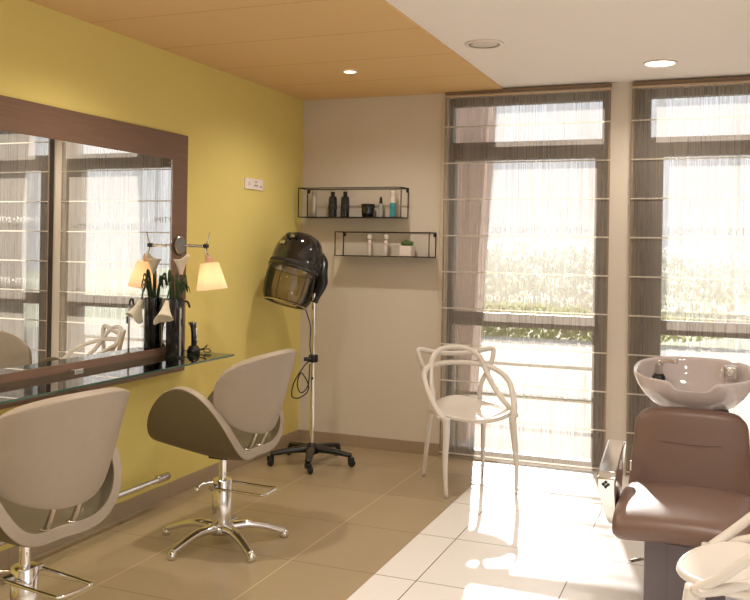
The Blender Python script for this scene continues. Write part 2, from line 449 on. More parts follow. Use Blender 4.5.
# ------------------------------------------------------------------ outside
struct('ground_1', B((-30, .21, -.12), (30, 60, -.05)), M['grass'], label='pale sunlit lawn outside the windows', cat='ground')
struct('ground_2', B((-12, .21, -.05), (8, 8.7, -.02)), M['paving'], label='pale paving outside the windows', cat='ground')
bm = bmesh.new()
vs = [(-2.5, .62, -.02), (1.10, .62, -.02), (1.27, .62, 3.2), (-2.5, .62, 3.2)]
a = [bm.verts.new(v) for v in vs]; b = [bm.verts.new((v[0], .86, v[2])) for v in vs]
bm.faces.new(a); bm.faces.new(b)
for i in range(4): bm.faces.new((a[i], a[(i+1) % 4], b[(i+1) % 4], b[i]))
struct('exterior_wall', bm, M['facade'], label='pinkish rendered wing wall outside the left window', cat='wall')
def leafy(bm, c, r, n, s):
    for _ in range(n):
        while True:
            p = Vector((random.uniform(-1, 1), random.uniform(-1, 1), random.uniform(-1, 1)))
            if p.length < 1: break
        p = Vector((c[0]+p.x*r[0], c[1]+p.y*r[1], c[2]+p.z*r[2]))
        d = Vector((random.gauss(0, 1), random.gauss(0, 1), random.gauss(0, 1))).normalized(); e = d.orthogonal().normalized(); f = d.cross(e)
        k = s*random.uniform(.6, 1.3)
        bm.faces.new([bm.verts.new(p+e*k), bm.verts.new(p+f*k*.6), bm.verts.new(p-e*k), bm.verts.new(p-f*k*.6)])
bm = bmesh.new(); leafy(bm, (-2.2, 9.0, .22), (5.5, .35, .34), 9000, .05)
tag(obj('hedge', bm, M['hedge']), 'low green hedge on the edge of the paving outside the windows', 'hedge')
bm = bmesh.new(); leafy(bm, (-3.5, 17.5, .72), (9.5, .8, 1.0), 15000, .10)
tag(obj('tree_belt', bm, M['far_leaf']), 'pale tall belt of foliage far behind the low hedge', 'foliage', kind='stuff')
t = thing('guard_rail', 'low olive railing of two thin bars outside the left window', 'railing', (1.10, .3, 0))
for z in (.625, .40): obj('rail_bar', T([(0, 0, z), (1.16, 0, z)], .012, 8), M['rail_olive'], t, True)
for x in (.02, 1.14): obj('rail_post', T([(x, 0, -.02), (x, 0, .65)], .012, 8), M['rail_olive'], t, True)

# ------------------------------------------------------------------ mirror
t = thing('wall_mirror', 'large mirror in a dark wooden frame on the yellow wall', 'mirror', (0, 0, 0))
my0, my1, mz0, mz1 = -5.3, -1.508, .703, 2.052
bm = bmesh.new(); D = .016
bx(bm, (.001, my0, mz1-.15), (D, my1, mz1), bev=.002)
bx(bm, (.001, my0, mz0), (D, my1, mz0+.152), bev=.002)
bx(bm, (.001, my1-.15, mz0+.152), (D, my1, mz1-.15), bev=.002)
bx(bm, (.001, my0, mz0+.152), (D, my0+.15, mz1-.15), bev=.002)
obj('frame', bm, M['mirror_wood'], t)
obj('mirror_glass', B((.002, my0+.15, mz0+.152), (.012, my1-.15, mz1-.15)), M['mirror'], t)
bm = bmesh.new()
bx(bm, (.0125, my1-.154, mz0+.152), (.015, my1-.1502, mz1-.15))
obj('bevel_strip', bm, M['chrome'], t)

# glass shelf
sh_y1, SZ = -1.50, .815
t = thing('glass_shelf', 'long clear glass shelf across the bottom of the mirror frame', 'shelf', (0, 0, SZ))
bm = bmesh.new()
pts = [(.029, my0), (.029, -1.26), (.20, -1.26), (.20, my0)]
r_ = .04
outl = [(.018, my0), (.018, -1.50), (.33, -1.50)]+[(.33+.015*math.sin(a), -1.515+.015*math.cos(a)) for a in [PI/8*i for i in range(5)]]+[(.345, my0)]
lo = [bm.verts.new((x, y, -.01)) for x, y in outl]; hi = [bm.verts.new((x, y, 0)) for x, y in outl]
bm.faces.new(lo).material_index = 0; bm.faces.new(hi).material_index = 0
for i in range(len(outl)):
    f = bm.faces.new((lo[i], lo[(i+1) % len(outl)], hi[(i+1) % len(outl)], hi[i])); f.material_index = 1
obj('glass_top', bm, [M['shelf_glass'], M['glass_edge']], t)
for y in (-2.45, -4.2): obj('bracket', B((.0165, y-.03, -.022), (.06, y+.03, .012), bev=.004), M['chrome'], t)

# ------------------------------------------------------------------ styling chair
def disc_grid(n):
    """unit square grid mapped to the unit disc"""
    P = []
    for j in range(n+1):
        row = []
        for i in range(n+1):
            u, v = -1+2*i/n, -1+2*j/n
            row.append((u*math.sqrt(1-v*v/2), v*math.sqrt(1-u*u/2)))
        P.append(row)
    return P

def sheet(f, n, thick, rim_mat=True, bulge=0):
    """closed padded sheet built on the disc: f(s,t)->point, with rounded rim"""
    P = disc_grid(n); bm = bmesh.new()
    def pt(s, t): return Vector(f(s, t))
    def nrm(s, t):
        e = .01; k = .985 if s*s+t*t > .97 else 1; s *= k; t *= k
        return (pt(s+e, t)-pt(s-e, t)).cross(pt(s, t+e)-pt(s, t-e)).normalized()
    top, bot = [], []
    for j in range(n+1):
        a, b = [], []
        for i in range(n+1):
            s, t = P[j][i]; r2 = min(1, s*s+t*t); p = pt(s, t); m = nrm(s, t)
            h = thick*.5*(1-bulge+bulge*math.sqrt(max(0, 1-r2)))
            edge = (i in (0, n)) or (j in (0, n))
            a.append(bm.verts.new(p+m*h)); b.append(bm.verts.new(p-m*h))
        top.append(a); bot.append(b)
    for j in range(n):
        for i in range(n):
            bm.faces.new((top[j][i], top[j][i+1], top[j+1][i+1], top[j+1][i])).material_index = 0
            bm.faces.new((bot[j][i], bot[j+1][i], bot[j+1][i+1], bot[j][i+1])).material_index = 1
    loop = [(0, i) for i in range(n)]+[(j, n) for j in range(n)]+[(n, i) for i in range(n, 0, -1)]+[(j, 0) for j in range(n, 0, -1)]
    for k in range(len(loop)):
        a, b = loop[k], loop[(k+1) % len(loop)]
        bm.faces.new((top[a[0]][a[1]], bot[a[0]][a[1]], bot[b[0]][b[1]], top[b[0]][b[1]])).material_index = 2
    return bm

def soft(o, lv=2, bevel=None):
    if bevel:
        b = o.modifiers.new('bevel', 'BEVEL'); b.width = bevel; b.segments = 2; b.limit_method = 'ANGLE'; b.angle_limit = math.radians(50)
    s = o.modifiers.new('sub', 'SUBSURF'); s.levels = lv; s.render_levels = lv
    return o

def seat_f(s, t):
    th = s*1.36; a = min(1, abs(s)); e = .70
    y = math.copysign(.285*(abs(math.sin(th))+1e-6)**e, s)
    zz = 1-math.cos(th)**e
    tn = max(-1, min(1, t/math.sqrt(max(1e-4, 1-a*a)))) if a < .9999 else 0
    ln = math.sqrt(max(0, 1-a**2.9))
    x = tn*ln*((.292-.03*a) if tn > 0 else (.195+.085*a)) + .01 + .04*zz
    z = .445 + .50*zz + .13*x*(1-.5*zz) + .01*max(0, tn)**2*(1-a) + .035*max(0, -tn)**2*(1-a)
    y *= 1+.05*zz
    return (x, y, z)

def back_f(a, b):
    th = a*1.25; R = .275
    h = b*.192 + .012
    y = R*math.sin(th); x = -.268 + R*(1-math.cos(th))*.9
    z = .735 + h + .035*a*a*(1 if b > 0 else .4)
    x -= (h+.02)*.27
    return (x, y*(1+.10*b), z)

def styling_chair(label):
    t = thing('styling_chair', label, 'chair', (0, 0, 0), 0, 'styling chairs')
    o = obj('seat_shell', sheet(seat_f, 22, .045), [M['shaded_leather'], M['shaded_leather'], M['leather']], t, True); soft(o, 1, .012)  # shell faces carry painted shade, rim keeps the plain lighter leather
    o = obj('backrest', sheet(back_f, 20, .055, bulge=.25), [M['leather'], M['leather'], M['leather']], t, True); soft(o, 1, .012)
    for y in (-.055, .055):
        obj('back_tube', T(catmull([(-.165, y, .468), (-.195, y, .52), (-.222, y, .60)], 6), .011, 12), M['steel'], t, True)
        obj('bolt_plate', L([(.02, 0), (.02, .008), (.012, .012)], 12, mtx=Matrix.Translation((-.165, y, .468))), M['chrome'], t)
    obj('swivel_plate', B((-.05, -.05, .408), (.05, .05, .420), bev=.003), M['black_metal'], t)
    obj('piston', L([(.019, .30), (.019, .41)], 20), M['chrome'], t, True, auto=40)
    obj('column', L([(.02, .04), (.044, .045), (.046, .06), (.046, .30), (.042, .306), (.02, .308)], 32), M['chrome'], t, True, auto=40)
    base = obj('hub', L([(.03, .045), (.062, .05), (.068, .065), (.06, .085), (.048, .09)], 24), M['steel'], t, True)
    for k in range(5):
        a = math.radians(3+72*k)
        pts = [(math.cos(a)*r, math.sin(a)*r, z) for r, z in ((.045, .075), (.12, .08), (.2, .066), (.27, .042), (.305, .03))]
        lg = obj('base_leg', T(catmull(pts, 5), [.024, .020, .017, .016, .015], 12, flat=1.3), M['chrome'], t, True)
        obj('glide', L([(0, 0), (.019, 0), (.023, .012), (.02, .03), (.012, .038), (0, .04)], 16, mtx=Matrix.Translation((math.cos(a)*.305, math.sin(a)*.305, 0))), M['chrome'], lg, True)
    # foot bar loop on the column
    pts = [(-.03, -.075, .275), (-.22, -.072, .272), (-.255, -.064, .272), (-.262, 0, .272), (-.255, .064, .272), (-.22, .072, .272), (-.03, .075, .275)]
    fr = obj('foot_bar', T(catmull([(.03, -.075, .276)]+pts+[(.03, .075, .276)], 6), .0065, 10), M['chrome'], t, True)
    obj('foot_bar_clamp', T([(.01, -.082, .276), (.01, .082, .276)], .014, 12), M['steel'], fr, True, auto=40)
    lv = obj('pump_lever', T(catmull([(.03, .02, .29), (.075, .055, .285), (.09, .075, .27)], 6), .008, 10), M['chrome'], t, True)
    bm = bmesh.new(); ellipsoid(bm, (.092, .08, .262), (.014, .014, .018), 14)
    obj('lever_knob', bm, M['chrome'], lv, True)
    return t
ch = styling_chair('taupe swivel chair with wing-shaped seat below the end of the mirror')
ch.location = (.672, -2.152, 0); ch.rotation_euler.z = PI
ch2 = copy_tree(ch); ch2['label'] = 'taupe swivel chair with wing-shaped seat cropped by the lower left corner'
ch2.location = (.665, -3.43, 0); ch2.rotation_euler.z = PI-.15
ch2.location.z = 0

# ------------------------------------------------------------------ armchair of looping bands
def sym(h):
    """half curve from the centre outwards (x>=0) to a full left-right curve"""
    L_ = [(-x, y, z) for x, y, z in reversed(h)]
    return L_ + ([p for p in h] if h[0][0] != 0 else list(h[1:]))

def loop_chair(label):
    t = thing('loop_armchair', label, 'chair', (0, 0, 0), 0, 'white loop-backed armchairs')
    # seat: shallow dish with a rolled rim
    def sf(s, q):
        x = s*.235*(1-.06*q); y = q*.245 - .005
        d = (s*s+q*q)
        z = .430 + .018*d*d + .012*abs(s)**3 + (.045*max(0, q)**3) - .012*max(0, -q)**3*(1-abs(s))
        return (x, y, z)
    o = obj('seat', sheet(sf, 18, .026), [M['white_plastic']]*3, t, True); soft(o, 1, .005)
    rim = [(.235*math.cos(a)*(1-.06*math.sin(a)), .245*math.sin(a)-.005, .448+.012*abs(math.cos(a))**3+(.045*max(0, math.sin(a))**3)-.012*max(0, -math.sin(a))**3*(1-abs(math.cos(a)))) for a in [2*PI*k/48 for k in range(48)]]
    obj('seat_rim', T(rim, .014, 10, closed=True), M['white_plastic'], o, True)
    rb = .0148
    arm = sym([(0, .255, .712), (.10, .245, .708), (.19, .20, .695), (.245, .12, .668), (.268, .02, .622), (.264, -.05, .56), (.246, -.12, .495), (.215, -.185, .44)])
    hoop = sym([(0, .275, .805), (.09, .265, .795), (.15, .235, .753), (.178, .20, .69), (.198, .13, .60), (.222, .02, .52), (.238, -.10, .468), (.236, -.17, .445)])
    ear = sym([(0, .262, .768), (.10, .262, .772), (.18, .256, .786), (.235, .245, .797), (.252, .235, .782), (.235, .225, .72), (.203, .222, .65), (.168, .225, .58), (.155, .215, .50), (.165, .19, .44)])
    obj('arm_band', T(catmull(arm, 7), [rb+.002, rb, rb, rb, rb, rb, rb+.002], 10, flat=1.15), M['white_plastic'], t, True)
    obj('hoop_band', T(catmull(hoop, 7), rb, 10, flat=1.15), M['white_plastic'], t, True)
    obj('ear_band', T(catmull(ear, 7), rb, 10, flat=1.15), M['white_plastic'], t, True)
    for sx in (-1, 1):
        obj('leg', T(catmull([(sx*.205, -.19, .45), (sx*.208, -.205, .36), (sx*.22, -.225, .18), (sx*.215, -.24, 0)], 6), [.023, .020, .015, .0105], 12), M['white_plastic'], t, True)
        obj('leg', T(catmull([(sx*.165, .185, .45), (sx*.178, .205, .36), (sx*.188, .228, .18), (sx*.196, .25, 0)], 6), [.019, .017, .014, .010], 12), M['white_plastic'], t, True)
    return t
lc = loop_chair('white plastic armchair with looping back bands standing before the left window')
lc.location = (1.47, -.66, 0); lc.rotation_euler.z = math.radians(36)
lc2 = copy_tree(lc); lc2['label'] = 'white plastic armchair cut off by the lower right corner'
lc2.location = (3.035, -2.88, 0); lc2.rotation_euler.z = math.radians(-95)

# ------------------------------------------------------------------ hood dryer
t = thing('hood_dryer', 'black salon hood dryer on a wheeled chrome pole in the corner', 'hair dryer', (.39, -.58, 0))
obj('pole', L([(.0165, .09), (.0165, 1.12)], 20), M['chrome'], t, True, auto=40)
hub = obj('base_hub', L([(.03, .065), (.045, .07), (.042, .12), (.022, .135), (.018, .14)], 20), M['black_plastic'], t, True)
for k in range(5):
    a = math.radians(-145+72*k+4); c, s = math.cos(a), math.sin(a)
    pts = [(c*r, s*r, z) for r, z in ((.03, .10), (.14, .095), (.24, .083), (.275, .078))]
    lg = obj('base_arm', T(catmull(pts, 4), [.024, .02, .016, .014], 10, flat=1.4), M['black_plastic'], t, True)
    cs = obj('caster', L([(0, -.011), (.02, -.011), (.024, -.008), (.024, .008), (.02, .011), (0, .011)], 18, mtx=Matrix.Translation((c*.275-s*.014, s*.275+c*.014, .026)) @ Matrix.Rotation(a+.6, 4, 'Z') @ Matrix.Rotation(PI/2, 4, 'X')), M['black_plastic'], lg, True, auto=40)
    obj('caster_fork', B((-.02, -.018, .035), (.02, .018, .068), bev=.006, mtx=Matrix.Translation((c*.275, s*.275, 0)) @ Matrix.Rotation(a+.6, 4, 'Z')), M['black_plastic'], lg)
cl = obj('pole_clamp', L([(.018, .665), (.032, .67), (.032, .715), (.018, .72)], 20), M['black_plastic'], t, True, auto=40)
obj('clamp_knob', T([(0, -.03, .69), (-.045, -.05, .69)], .013, 12), M['black_plastic'], cl, True, auto=40)
obj('height_screw', T([(.0, -.015, .565), (.012, -.035, .565)], .008, 10), M['black_plastic'], t, True)
# hood
ex = Vector((math.cos(yaw), math.sin(yaw), 0)); ey = Vector((-math.sin(yaw), math.cos(yaw), 0))   # pole frame seen from the room
def hood_matrix():
    axis = (ex*.25 + Vector((0, 0, 1)) + ey*.20).normalized()
    x = (ex - axis*ex.dot(axis)).normalized(); y = axis.cross(x)
    m = Matrix.Identity(4)
    for i in range(3): m[i][0] = x[i]; m[i][1] = y[i]; m[i][2] = axis[i]
    m.translation = ex*(-.135) + Vector((0, 0, 1.272))
    return m
HM = hood_matrix()
hood = obj('hood_shell', L([(.168, -.012), (.178, -.008), (.178, .012), (.168, .02), (.166, .08), (.157, .14), (.138, .19), (.108, .225), (.06, .246), (0, .252)], 40, mtx=HM, cap=False), M['black_gloss'], t, True)
obj('hood_band', L([(.172, .018), (.174, .03), (.170, .04)], 40, mtx=HM, cap=False), M['black_matt'], hood, True)
obj('inner_ring', L([(.16, -.01), (.13, .02), (.10, .10), (.0, .16)], 32, mtx=HM, cap=False), M['steel'], hood, True)
vz = obj('visor', L([(.170, -.008), (.172, -.06), (.170, -.13), (.160, -.19), (.142, -.228)], 36, mtx=HM, cap=False), M['visor'], t, True)
bm = bmesh.new()
for f in ():
    pass
bm = L([(.1445, -.222), (.139, -.236), (.1365, -.230), (.142, -.218)], 36, mtx=HM, cap=False)
obj('visor_rim', bm, M['visor'], vz, True)
for a in (-2.5, -1.9, -.9):
    p = [HM @ Vector((math.cos(a)*r*1.005, math.sin(a)*r*1.005, z)) for r, z in ((.171, -.01), (.173, -.06), (.171, -.13), (.161, -.19), (.143, -.226))]
    obj('visor_seam', T(catmull(p, 4), .0022, 6), M['black_matt'], vz, True)
for a, zz, r in ((-2.15, .185, .137), (-1.75, .195, .132)):
    c_ = HM @ Vector((math.cos(a)*r, math.sin(a)*r, zz)); d_ = (HM.to_3x3() @ Vector((math.cos(a), math.sin(a), .7))).normalized()
    obj('control_knob', T([c_, c_+d_*.025], .016, 16), M['black_plastic'], hood, True, auto=40)
for a, zz, r, w_ in ((-2.05, .19, .139, .062), (-2.3, .14, .160, .045)):
    c_ = HM @ Vector((math.cos(a)*r, math.sin(a)*r, zz)); d_ = (HM.to_3x3() @ Vector((math.cos(a), math.sin(a), .5 if zz > .15 else .1))).normalized()
    mt = Matrix.Translation(c_) @ d_.to_track_quat('Z', 'Y').to_matrix().to_4x4()
    obj('control_plate', B((-w_/2, -.011, -.004), (w_/2, .011, .006), bev=.002, mtx=mt), M['steel'], hood)
# yoke from the back of the hood to the pole
pts = [HM @ Vector((.12, .03, .15)), HM @ Vector((.165, .03, .10)), ex*.048+Vector((0, 0, 1.25)), ex*.052+Vector((0, 0, 1.19)), ex*.035+Vector((0, 0, 1.14)), ex*.015+Vector((0, 0, 1.10)), Vector((0, 0, 1.06))]
obj('yoke', T(catmull(pts, 6), [.03, .036, .038, .036, .03, .026, .024], 14, flat=.75), M['black_plastic'], t, True)
pts = [ex*-.07+Vector((0, 0, 1.05)), ex*-.045+Vector((0, 0, .98)), ex*-.02+ey*-.03+Vector((0, 0, .9)), ex*-.022+ey*-.03+Vector((0, 0, .78)), ex*-.015+ey*-.03+Vector((0, 0, .70)), ex*-.06+ey*-.03+Vector((0, 0, .64)), ex*-.12+ey*-.03+Vector((0, 0, .54)), ex*-.135+ey*-.03+Vector((0, 0, .45)), ex*-.09+ey*-.03+Vector((0, 0, .435)), ex*-.035+ey*-.03+Vector((0, 0, .475)), ex*-.03+ey*-.03+Vector((0, 0, .53)), ex*-.075+ey*-.035+Vector((0, 0, .60)), ex*-.10+ey*-.035+Vector((0, 0, .53)), ex*-.075+ey*-.035+Vector((0, 0, .47)), ex*-.03+ey*-.035+Vector((0, 0, .52)), ex*-.02+ey*-.02+Vector((0, 0, .66))]
obj('power_cord', T(catmull(pts, 8), .004, 8), M['black_matt'], t, True)

# ------------------------------------------------------------------ wash unit
t = thing('wash_unit', 'brown leather shampoo chair with a white ceramic basin at right', 'shampoo chair', (2.775, 0, 0))
# basin
def rimr(a, A, Bq, n=2.6):
    c, s = math.cos(a), math.sin(a)
    return 1/((abs(c)/A)**n+(abs(s)/Bq)**n)**(1/n)
def basin():
    bm = bmesh.new(); seg = 120; yc = -1.60; rings = []
    # (scale, z offset, kind) outside bottom -> rim -> inside bottom
    lv = [(.36, .720), (.52, .728), (.70, .755), (.84, .79), (.94, .83), (.985, .862), (1.0, .878), (.995, .886), (.965, .887), (.93, .876), (.89, .84), (.80, .79), (.62, .752), (.35, .738), (.1, .734)]
    for q, (k, z) in enumerate(lv):
        ring = []
        for i in range(seg):
            a = 2*PI*i/seg; r = rimr(a, .258, .225); x, y = r*math.cos(a), r*math.sin(a)
            hz = max(0, (z-.73)/.155)
            dz = .030*hz*hz*(y/.225) + .016*max(0, hz)
            # neck dip in the front lip
            e = 0
            if y < 0:
                u = abs(x-.0)/.082; e = 1/(1+u**12)
            dz -= .038*e*hz**3
            yy = y*(1-.10*e*hz)
            ring.append(bm.verts.new((x*k, yc+yy*k, z+dz)))
        rings.append(ring)
    for a, b in zip(rings, rings[1:]):
        for i in range(seg): bm.faces.new((a[i], a[(i+1) % seg], b[(i+1) % seg], b[i]))
    bm.faces.new(rings[0]); bm.faces.new(rings[-1])
    return bm
bs = obj('basin', basin(), M['ceramic'], t, True)
obj('drain', L([(.028, .735), (.028, .739), (.02, .741), (0, .741)], 20, mtx=Matrix.Translation((0, -1.6, 0))), M['chrome'], bs, True)
# tap on the left inner flank and hose outlet
tp = obj('tap_body', T(catmull([(-.155, -1.52, .86), (-.155, -1.53, .90), (-.145, -1.54, .915)], 5), [.02, .017, .014], 14), M['steel'], bs, True)
obj('tap_lever', T(catmull([(-.150, -1.535, .915), (-.11, -1.54, .928), (-.075, -1.55, .925)], 5), [.012, .010, .013], 12), M['chrome'], tp, True)
obj('tap_base', L([(.03, .835), (.03, .85), (.02, .865)], 18, mtx=Matrix.Translation((-.155, -1.52, 0))), M['black_plastic'], tp, True)
bm = B((.125, -1.50, .85), (.185, -1.45, .915), bev=.012)
sp_ = obj('shower_holder', bm, M['steel'], bs)
bm = bmesh.new(); ellipsoid(bm, (.155, -1.508, .89), (.02, .018, .02), 14); obj('shower_head', bm, M['chrome'], sp_, True)
obj('basin_support', T(catmull([(0, -1.62, .725), (0, -1.66, .60), (0, -1.80, .40)], 6), [.07, .06, .06], 16), M['black_plastic'], t, True)
bm = bmesh.new()
bx(bm, (.09, -1.74, .70), (.15, -1.60, .74), bev=.01)
obj('tilt_bracket', bm, M['black_plastic'], t)
# backrest
def cushion(fn, nu, nv):
    bm = bmesh.new(); G = [[bm.verts.new(fn(i/nu, j/nv)) for i in range(nu)] for j in range(nv+1)]
    for j in range(nv):
        for i in range(nu): bm.faces.new((G[j][i], G[j][(i+1) % nu], G[j+1][(i+1) % nu], G[j+1][i]))
    bm.faces.new(G[0]); bm.faces.new(G[-1]); return bm
def se(a, n):  # superellipse unit
    c, s = math.cos(a), math.sin(a); return (math.copysign(abs(c)**(2/n), c), math.copysign(abs(s)**(2/n), s))
def back_c(u, v):
    a = 2*PI*u; x, y = se(a, 3.2)
    z = .40 + .362*v
    # half width by height: rounded shoulders, tapering top
    hw = .250 - .028*v
    if v > .78: hw -= .045*((v-.78)/.22)**2.4
    th = .055
    e = min(v, 1-v)
    k = 1 - max(0, (.06-e)/.06)**2*.25
    yc = -1.88 + .10*(v-.3)
    return (x*hw*(1 if e > .02 else .985), yc+y*th*k, z + (-.006*abs(x)**3 if v > .9 else 0))
br = obj('backrest', cushion(back_c, 48, 24), M['brown_leather'], t, True); soft(br, 1)
obj('care_tag', B((-.238, -1.942, .50), (-.232, -1.930, .54)), M['white_plate'], br)
obj('stitch_line', T(catmull([(-.12, -1.905, .63), (0, -1.907, .625), (.12, -1.905, .63)], 6), .0012, 6), M['brown_leather'], br, True)
def seat_c(u, v):
    a = 2*PI*u; ys, zs = se(a, 2.6)
    x = -.255 + .51*v; e = min(v, 1-v)
    k = 1 - max(0, (.10-e)/.10)**2.2*.42
    zc = .425; 
    return (x, -2.23+ys*.285*(1-(1-k)*.25), zc+zs*.072*k + (.03 if ys < 0 else 0)*0 - .012*abs(2*v-1)**2)
st = obj('seat_cushion', cushion(seat_c, 48, 28), M['brown_leather'], t, True); soft(st, 1)
bm = bmesh.new(); bx(bm, (-.145, -2.32, 0), (.145, -1.80, .36), bev=.006); obj('pedestal', bm, M['grey_panel'], t)
pe = t.children[-1]
obj('access_panel', B((-.06, -2.326, .05), (.10, -2.319, .33), bev=.002), M['grey_panel'], pe)
lv = obj('release_lever', T(catmull([(-.14, -1.93, .12), (-.19, -1.93, .125), (-.235, -1.95, .115)], 5), .008, 10), M['chrome'], t, True)
def armrest(sx):
    bm = bmesh.new()
    prof = [(-2.30, .545), (-2.28, .565), (-2.20, .58), (-1.98, .625), (-1.93, .625), (-1.925, .595), (-1.99, .55), (-2.06, .47), (-2.12, .38), (-2.15, .345), (-2.20, .34), (-2.235, .37), (-2.27, .44), (-2.295, .50)]
    x0, x1 = sx*.256, sx*.328
    a = [bm.verts.new((x0, y, z)) for y, z in prof]; b = [bm.verts.new((x1-sx*.034*min(1, max(0, (.50-z)/.15)), y, z)) for y, z in prof]
    bm.faces.new(a); bm.faces.new(b)
    for i in range(len(prof)): bm.faces.new((a[i], a[(i+1) % len(prof)], b[(i+1) % len(prof)], b[i]))
    ar = obj('armrest', bm, M['chrome'], t, True, auto=30)
    m = ar.modifiers.new('bev', 'BEVEL'); m.width = .006; m.segments = 3
    obj('arm_bolt', T([(sx*.25, -2.12, .42), (sx*.275, -2.12, .42)], .016, 12), M['black_plastic'], ar, True, auto=40)
    return ar
al = armrest(-1); armrest(1)
mt = Matrix.Translation((-.2935, -2.299, .520)) @ Matrix.Rotation(PI/4, 4, 'Y')
bm = bmesh.new()
for dx, dz in ((-.0065, -.0065), (.0065, -.0065), (-.0065, .0065), (.0065, .0065)): bx(bm, (dx-.005, -.002, dz-.005), (dx+.005, .002, dz+.005), mtx=mt)
obj('diamond_emblem', bm, M['black_matt'], al)

# ------------------------------------------------------------------ wire shelves and what stands on them
def wire_shelf(x0, x1, z0, z1, label):
    t = thing('wire_shelf', label, 'shelf', (x0, 0, z0), 0, 'black wire wall shelves')
    w, h, d = x1-x0, z1-z0, .15; bm = bmesh.new(); k = .003
    def rod(a, b):
        a, b = Vector(a), Vector(b); lo = Vector([min(a[i], b[i])-k for i in range(3)]); hi = Vector([max(a[i], b[i])+k for i in range(3)]); bx(bm, lo, hi)
    for z in (0, h):
        rod((0, -d, z), (w, -d, z)); rod((0, -.004, z), (w, -.004, z)); rod((0, -d, z), (0, -.004, z)); rod((w, -d, z), (w, -.004, z))
    for x in (0, w):
        for y in (-d, -.004): rod((x, y, 0), (x, y, h))
    obj('wire_frame', bm, M['black_metal'], t)
    obj('base_plate', B((0, -d, -.002), (w, -.004, .003)), M['black_metal'], t)
    for x in (.006, w-.016): obj('hanging_tab', B((x, -.006, h-.028), (x+.012, -.001, h-.004)), M['black_metal'], t)
    return t
wire_shelf(.045, .828, 1.638, 1.845, 'black wire wall shelf holding six bottles and jars, the upper one')
wire_shelf(.338, 1.035, 1.368, 1.535, 'black wire wall shelf holding the potted plant, the lower one')
ZT, ZB, YS = 1.6415, 1.3715, -.075
def bottle(name, label, cat, x, z, parts, group=None):
    t = thing(name, label, cat, (x, YS, z), 0, group)
    for n, prof, m in parts: obj(n, L(prof, 24), M[m], t, True, auto=35)
    return t
bottle('spray_can', 'slim silver spray can at the left end of the upper wire shelf', 'can', .134, ZT,
       [('body', [(.016, 0), (.018, .003), (.018, .145), (.014, .155)], 'silver_label'), ('cap', [(.014, .155), (.014, .183), (.010, .186)], 'clear_bottle')])
for x, lb in ((.281, 'tall black bottle on the upper wire shelf, beside the silver can'), (.378, 'tall black bottle on the upper wire shelf, beside the black jar')):
    bottle('shampoo_bottle', lb, 'bottle', x, ZT,
       [('body', [(.028, 0), (.031, .004), (.031, .125), (.026, .145), (.013, .152)], 'blue_black'), ('cap', [(.013, .152), (.015, .153), (.015, .18), (.012, .182)], 'black_plastic'),
        ('label_print', [(.0312, .05), (.0314, .051), (.0314, .085), (.0312, .086)], 'black_matt')], 'tall black bottles on the upper shelf')
bottle('cosmetic_jar', 'squat round black jar on the upper wire shelf', 'jar', .554, ZT,
       [('body', [(.036, 0), (.042, .01), (.047, .04), (.047, .068)], 'black_gloss'), ('lid', [(.049, .068), (.049, .09), (.044, .093)], 'black_plastic')])
bottle('dropper_bottle', 'small pale bottle with black spray cap on the upper wire shelf', 'bottle', .651, ZT,
       [('body', [(.014, 0), (.0165, .003), (.0165, .085), (.009, .095)], 'clear_bottle'), ('cap', [(.009, .095), (.011, .096), (.011, .125), (.007, .138), (.006, .143)], 'black_plastic')])
bottle('lotion_bottle', 'teal and white tube bottle at the right end of the upper wire shelf', 'bottle', .740, ZT,
       [('body', [(.018, 0), (.0205, .003), (.0205, .10)], 'teal'), ('shoulder', [(.0205, .10), (.0205, .135)], 'white_plate'), ('cap', [(.019, .135), (.019, .180), (.016, .184)], 'white_plate')])
for x, lb in ((.571, 'slim white bottle with round head on the lower wire shelf, left one'), (.693, 'slim white bottle with round head on the lower wire shelf, nearer the plant')):
    bottle('serum_bottle', lb, 'bottle', x, ZB,
       [('body', [(.011, 0), (.0125, .003), (.0115, .105), (.008, .11)], 'white_plate'), ('cap', [(.008, .11), (.016, .118), (.018, .13), (.016, .142), (.008, .149)], 'white_plastic')], 'slim white bottles on the lower shelf')
t = thing('potted_succulent', 'small green succulent in a square white pot on the lower wire shelf', 'plant', (.851, YS, ZB))
obj('pot', B((-.042, -.042, 0), (.042, .042, .072), bev=.003), M['white_plate'], t)
bm = bmesh.new()
for _ in range(60):
    a = random.uniform(0, 2*PI); r = random.uniform(0, .036); ellipsoid(bm, (r*math.cos(a)*1.05, r*math.sin(a), .078+random.uniform(0, .028)*(1-r*12)), (.010, .010, .011), 8)
obj('leaves', bm, M['plant'], t, True)

# ------------------------------------------------------------------ socket plate and foot rail
t = thing('socket_plate', 'white wall plate with sockets on the yellow wall', 'socket', (0, -.726, 1.832))
obj('cover_plate', B((.0005, -.119, -.036), (.009, .119, .036), bev=.002), M['white_plate'], t)
bm = bmesh.new()
for y, z in ((.02, .014), (.008, -.008), (.034, -.008), (.09, -.012)):
    lathe(bm, [(.0065, 0), (.0065, .0012)], 10, mtx=Matrix.Translation((.009, y, z)) @ Matrix.Rotation(PI/2, 4, 'Y'))
obj('pin_hole', bm, M['black_matt'], t)
obj('blank_module', L([(.014, 0), (.014, .0015), (.012, .002)], 20, mtx=Matrix.Translation((.009, -.062, 0)) @ Matrix.Rotation(PI/2, 4, 'Y')), M['white_plastic'], t)
t = thing('foot_rail', 'chrome foot rail along the yellow wall near the floor', 'rail', (.10, 0, .168))
obj('bar', T([(0, -4.6, 0), (0, -1.86, 0)], .0165, 16), M['chrome'], t, True, auto=40)
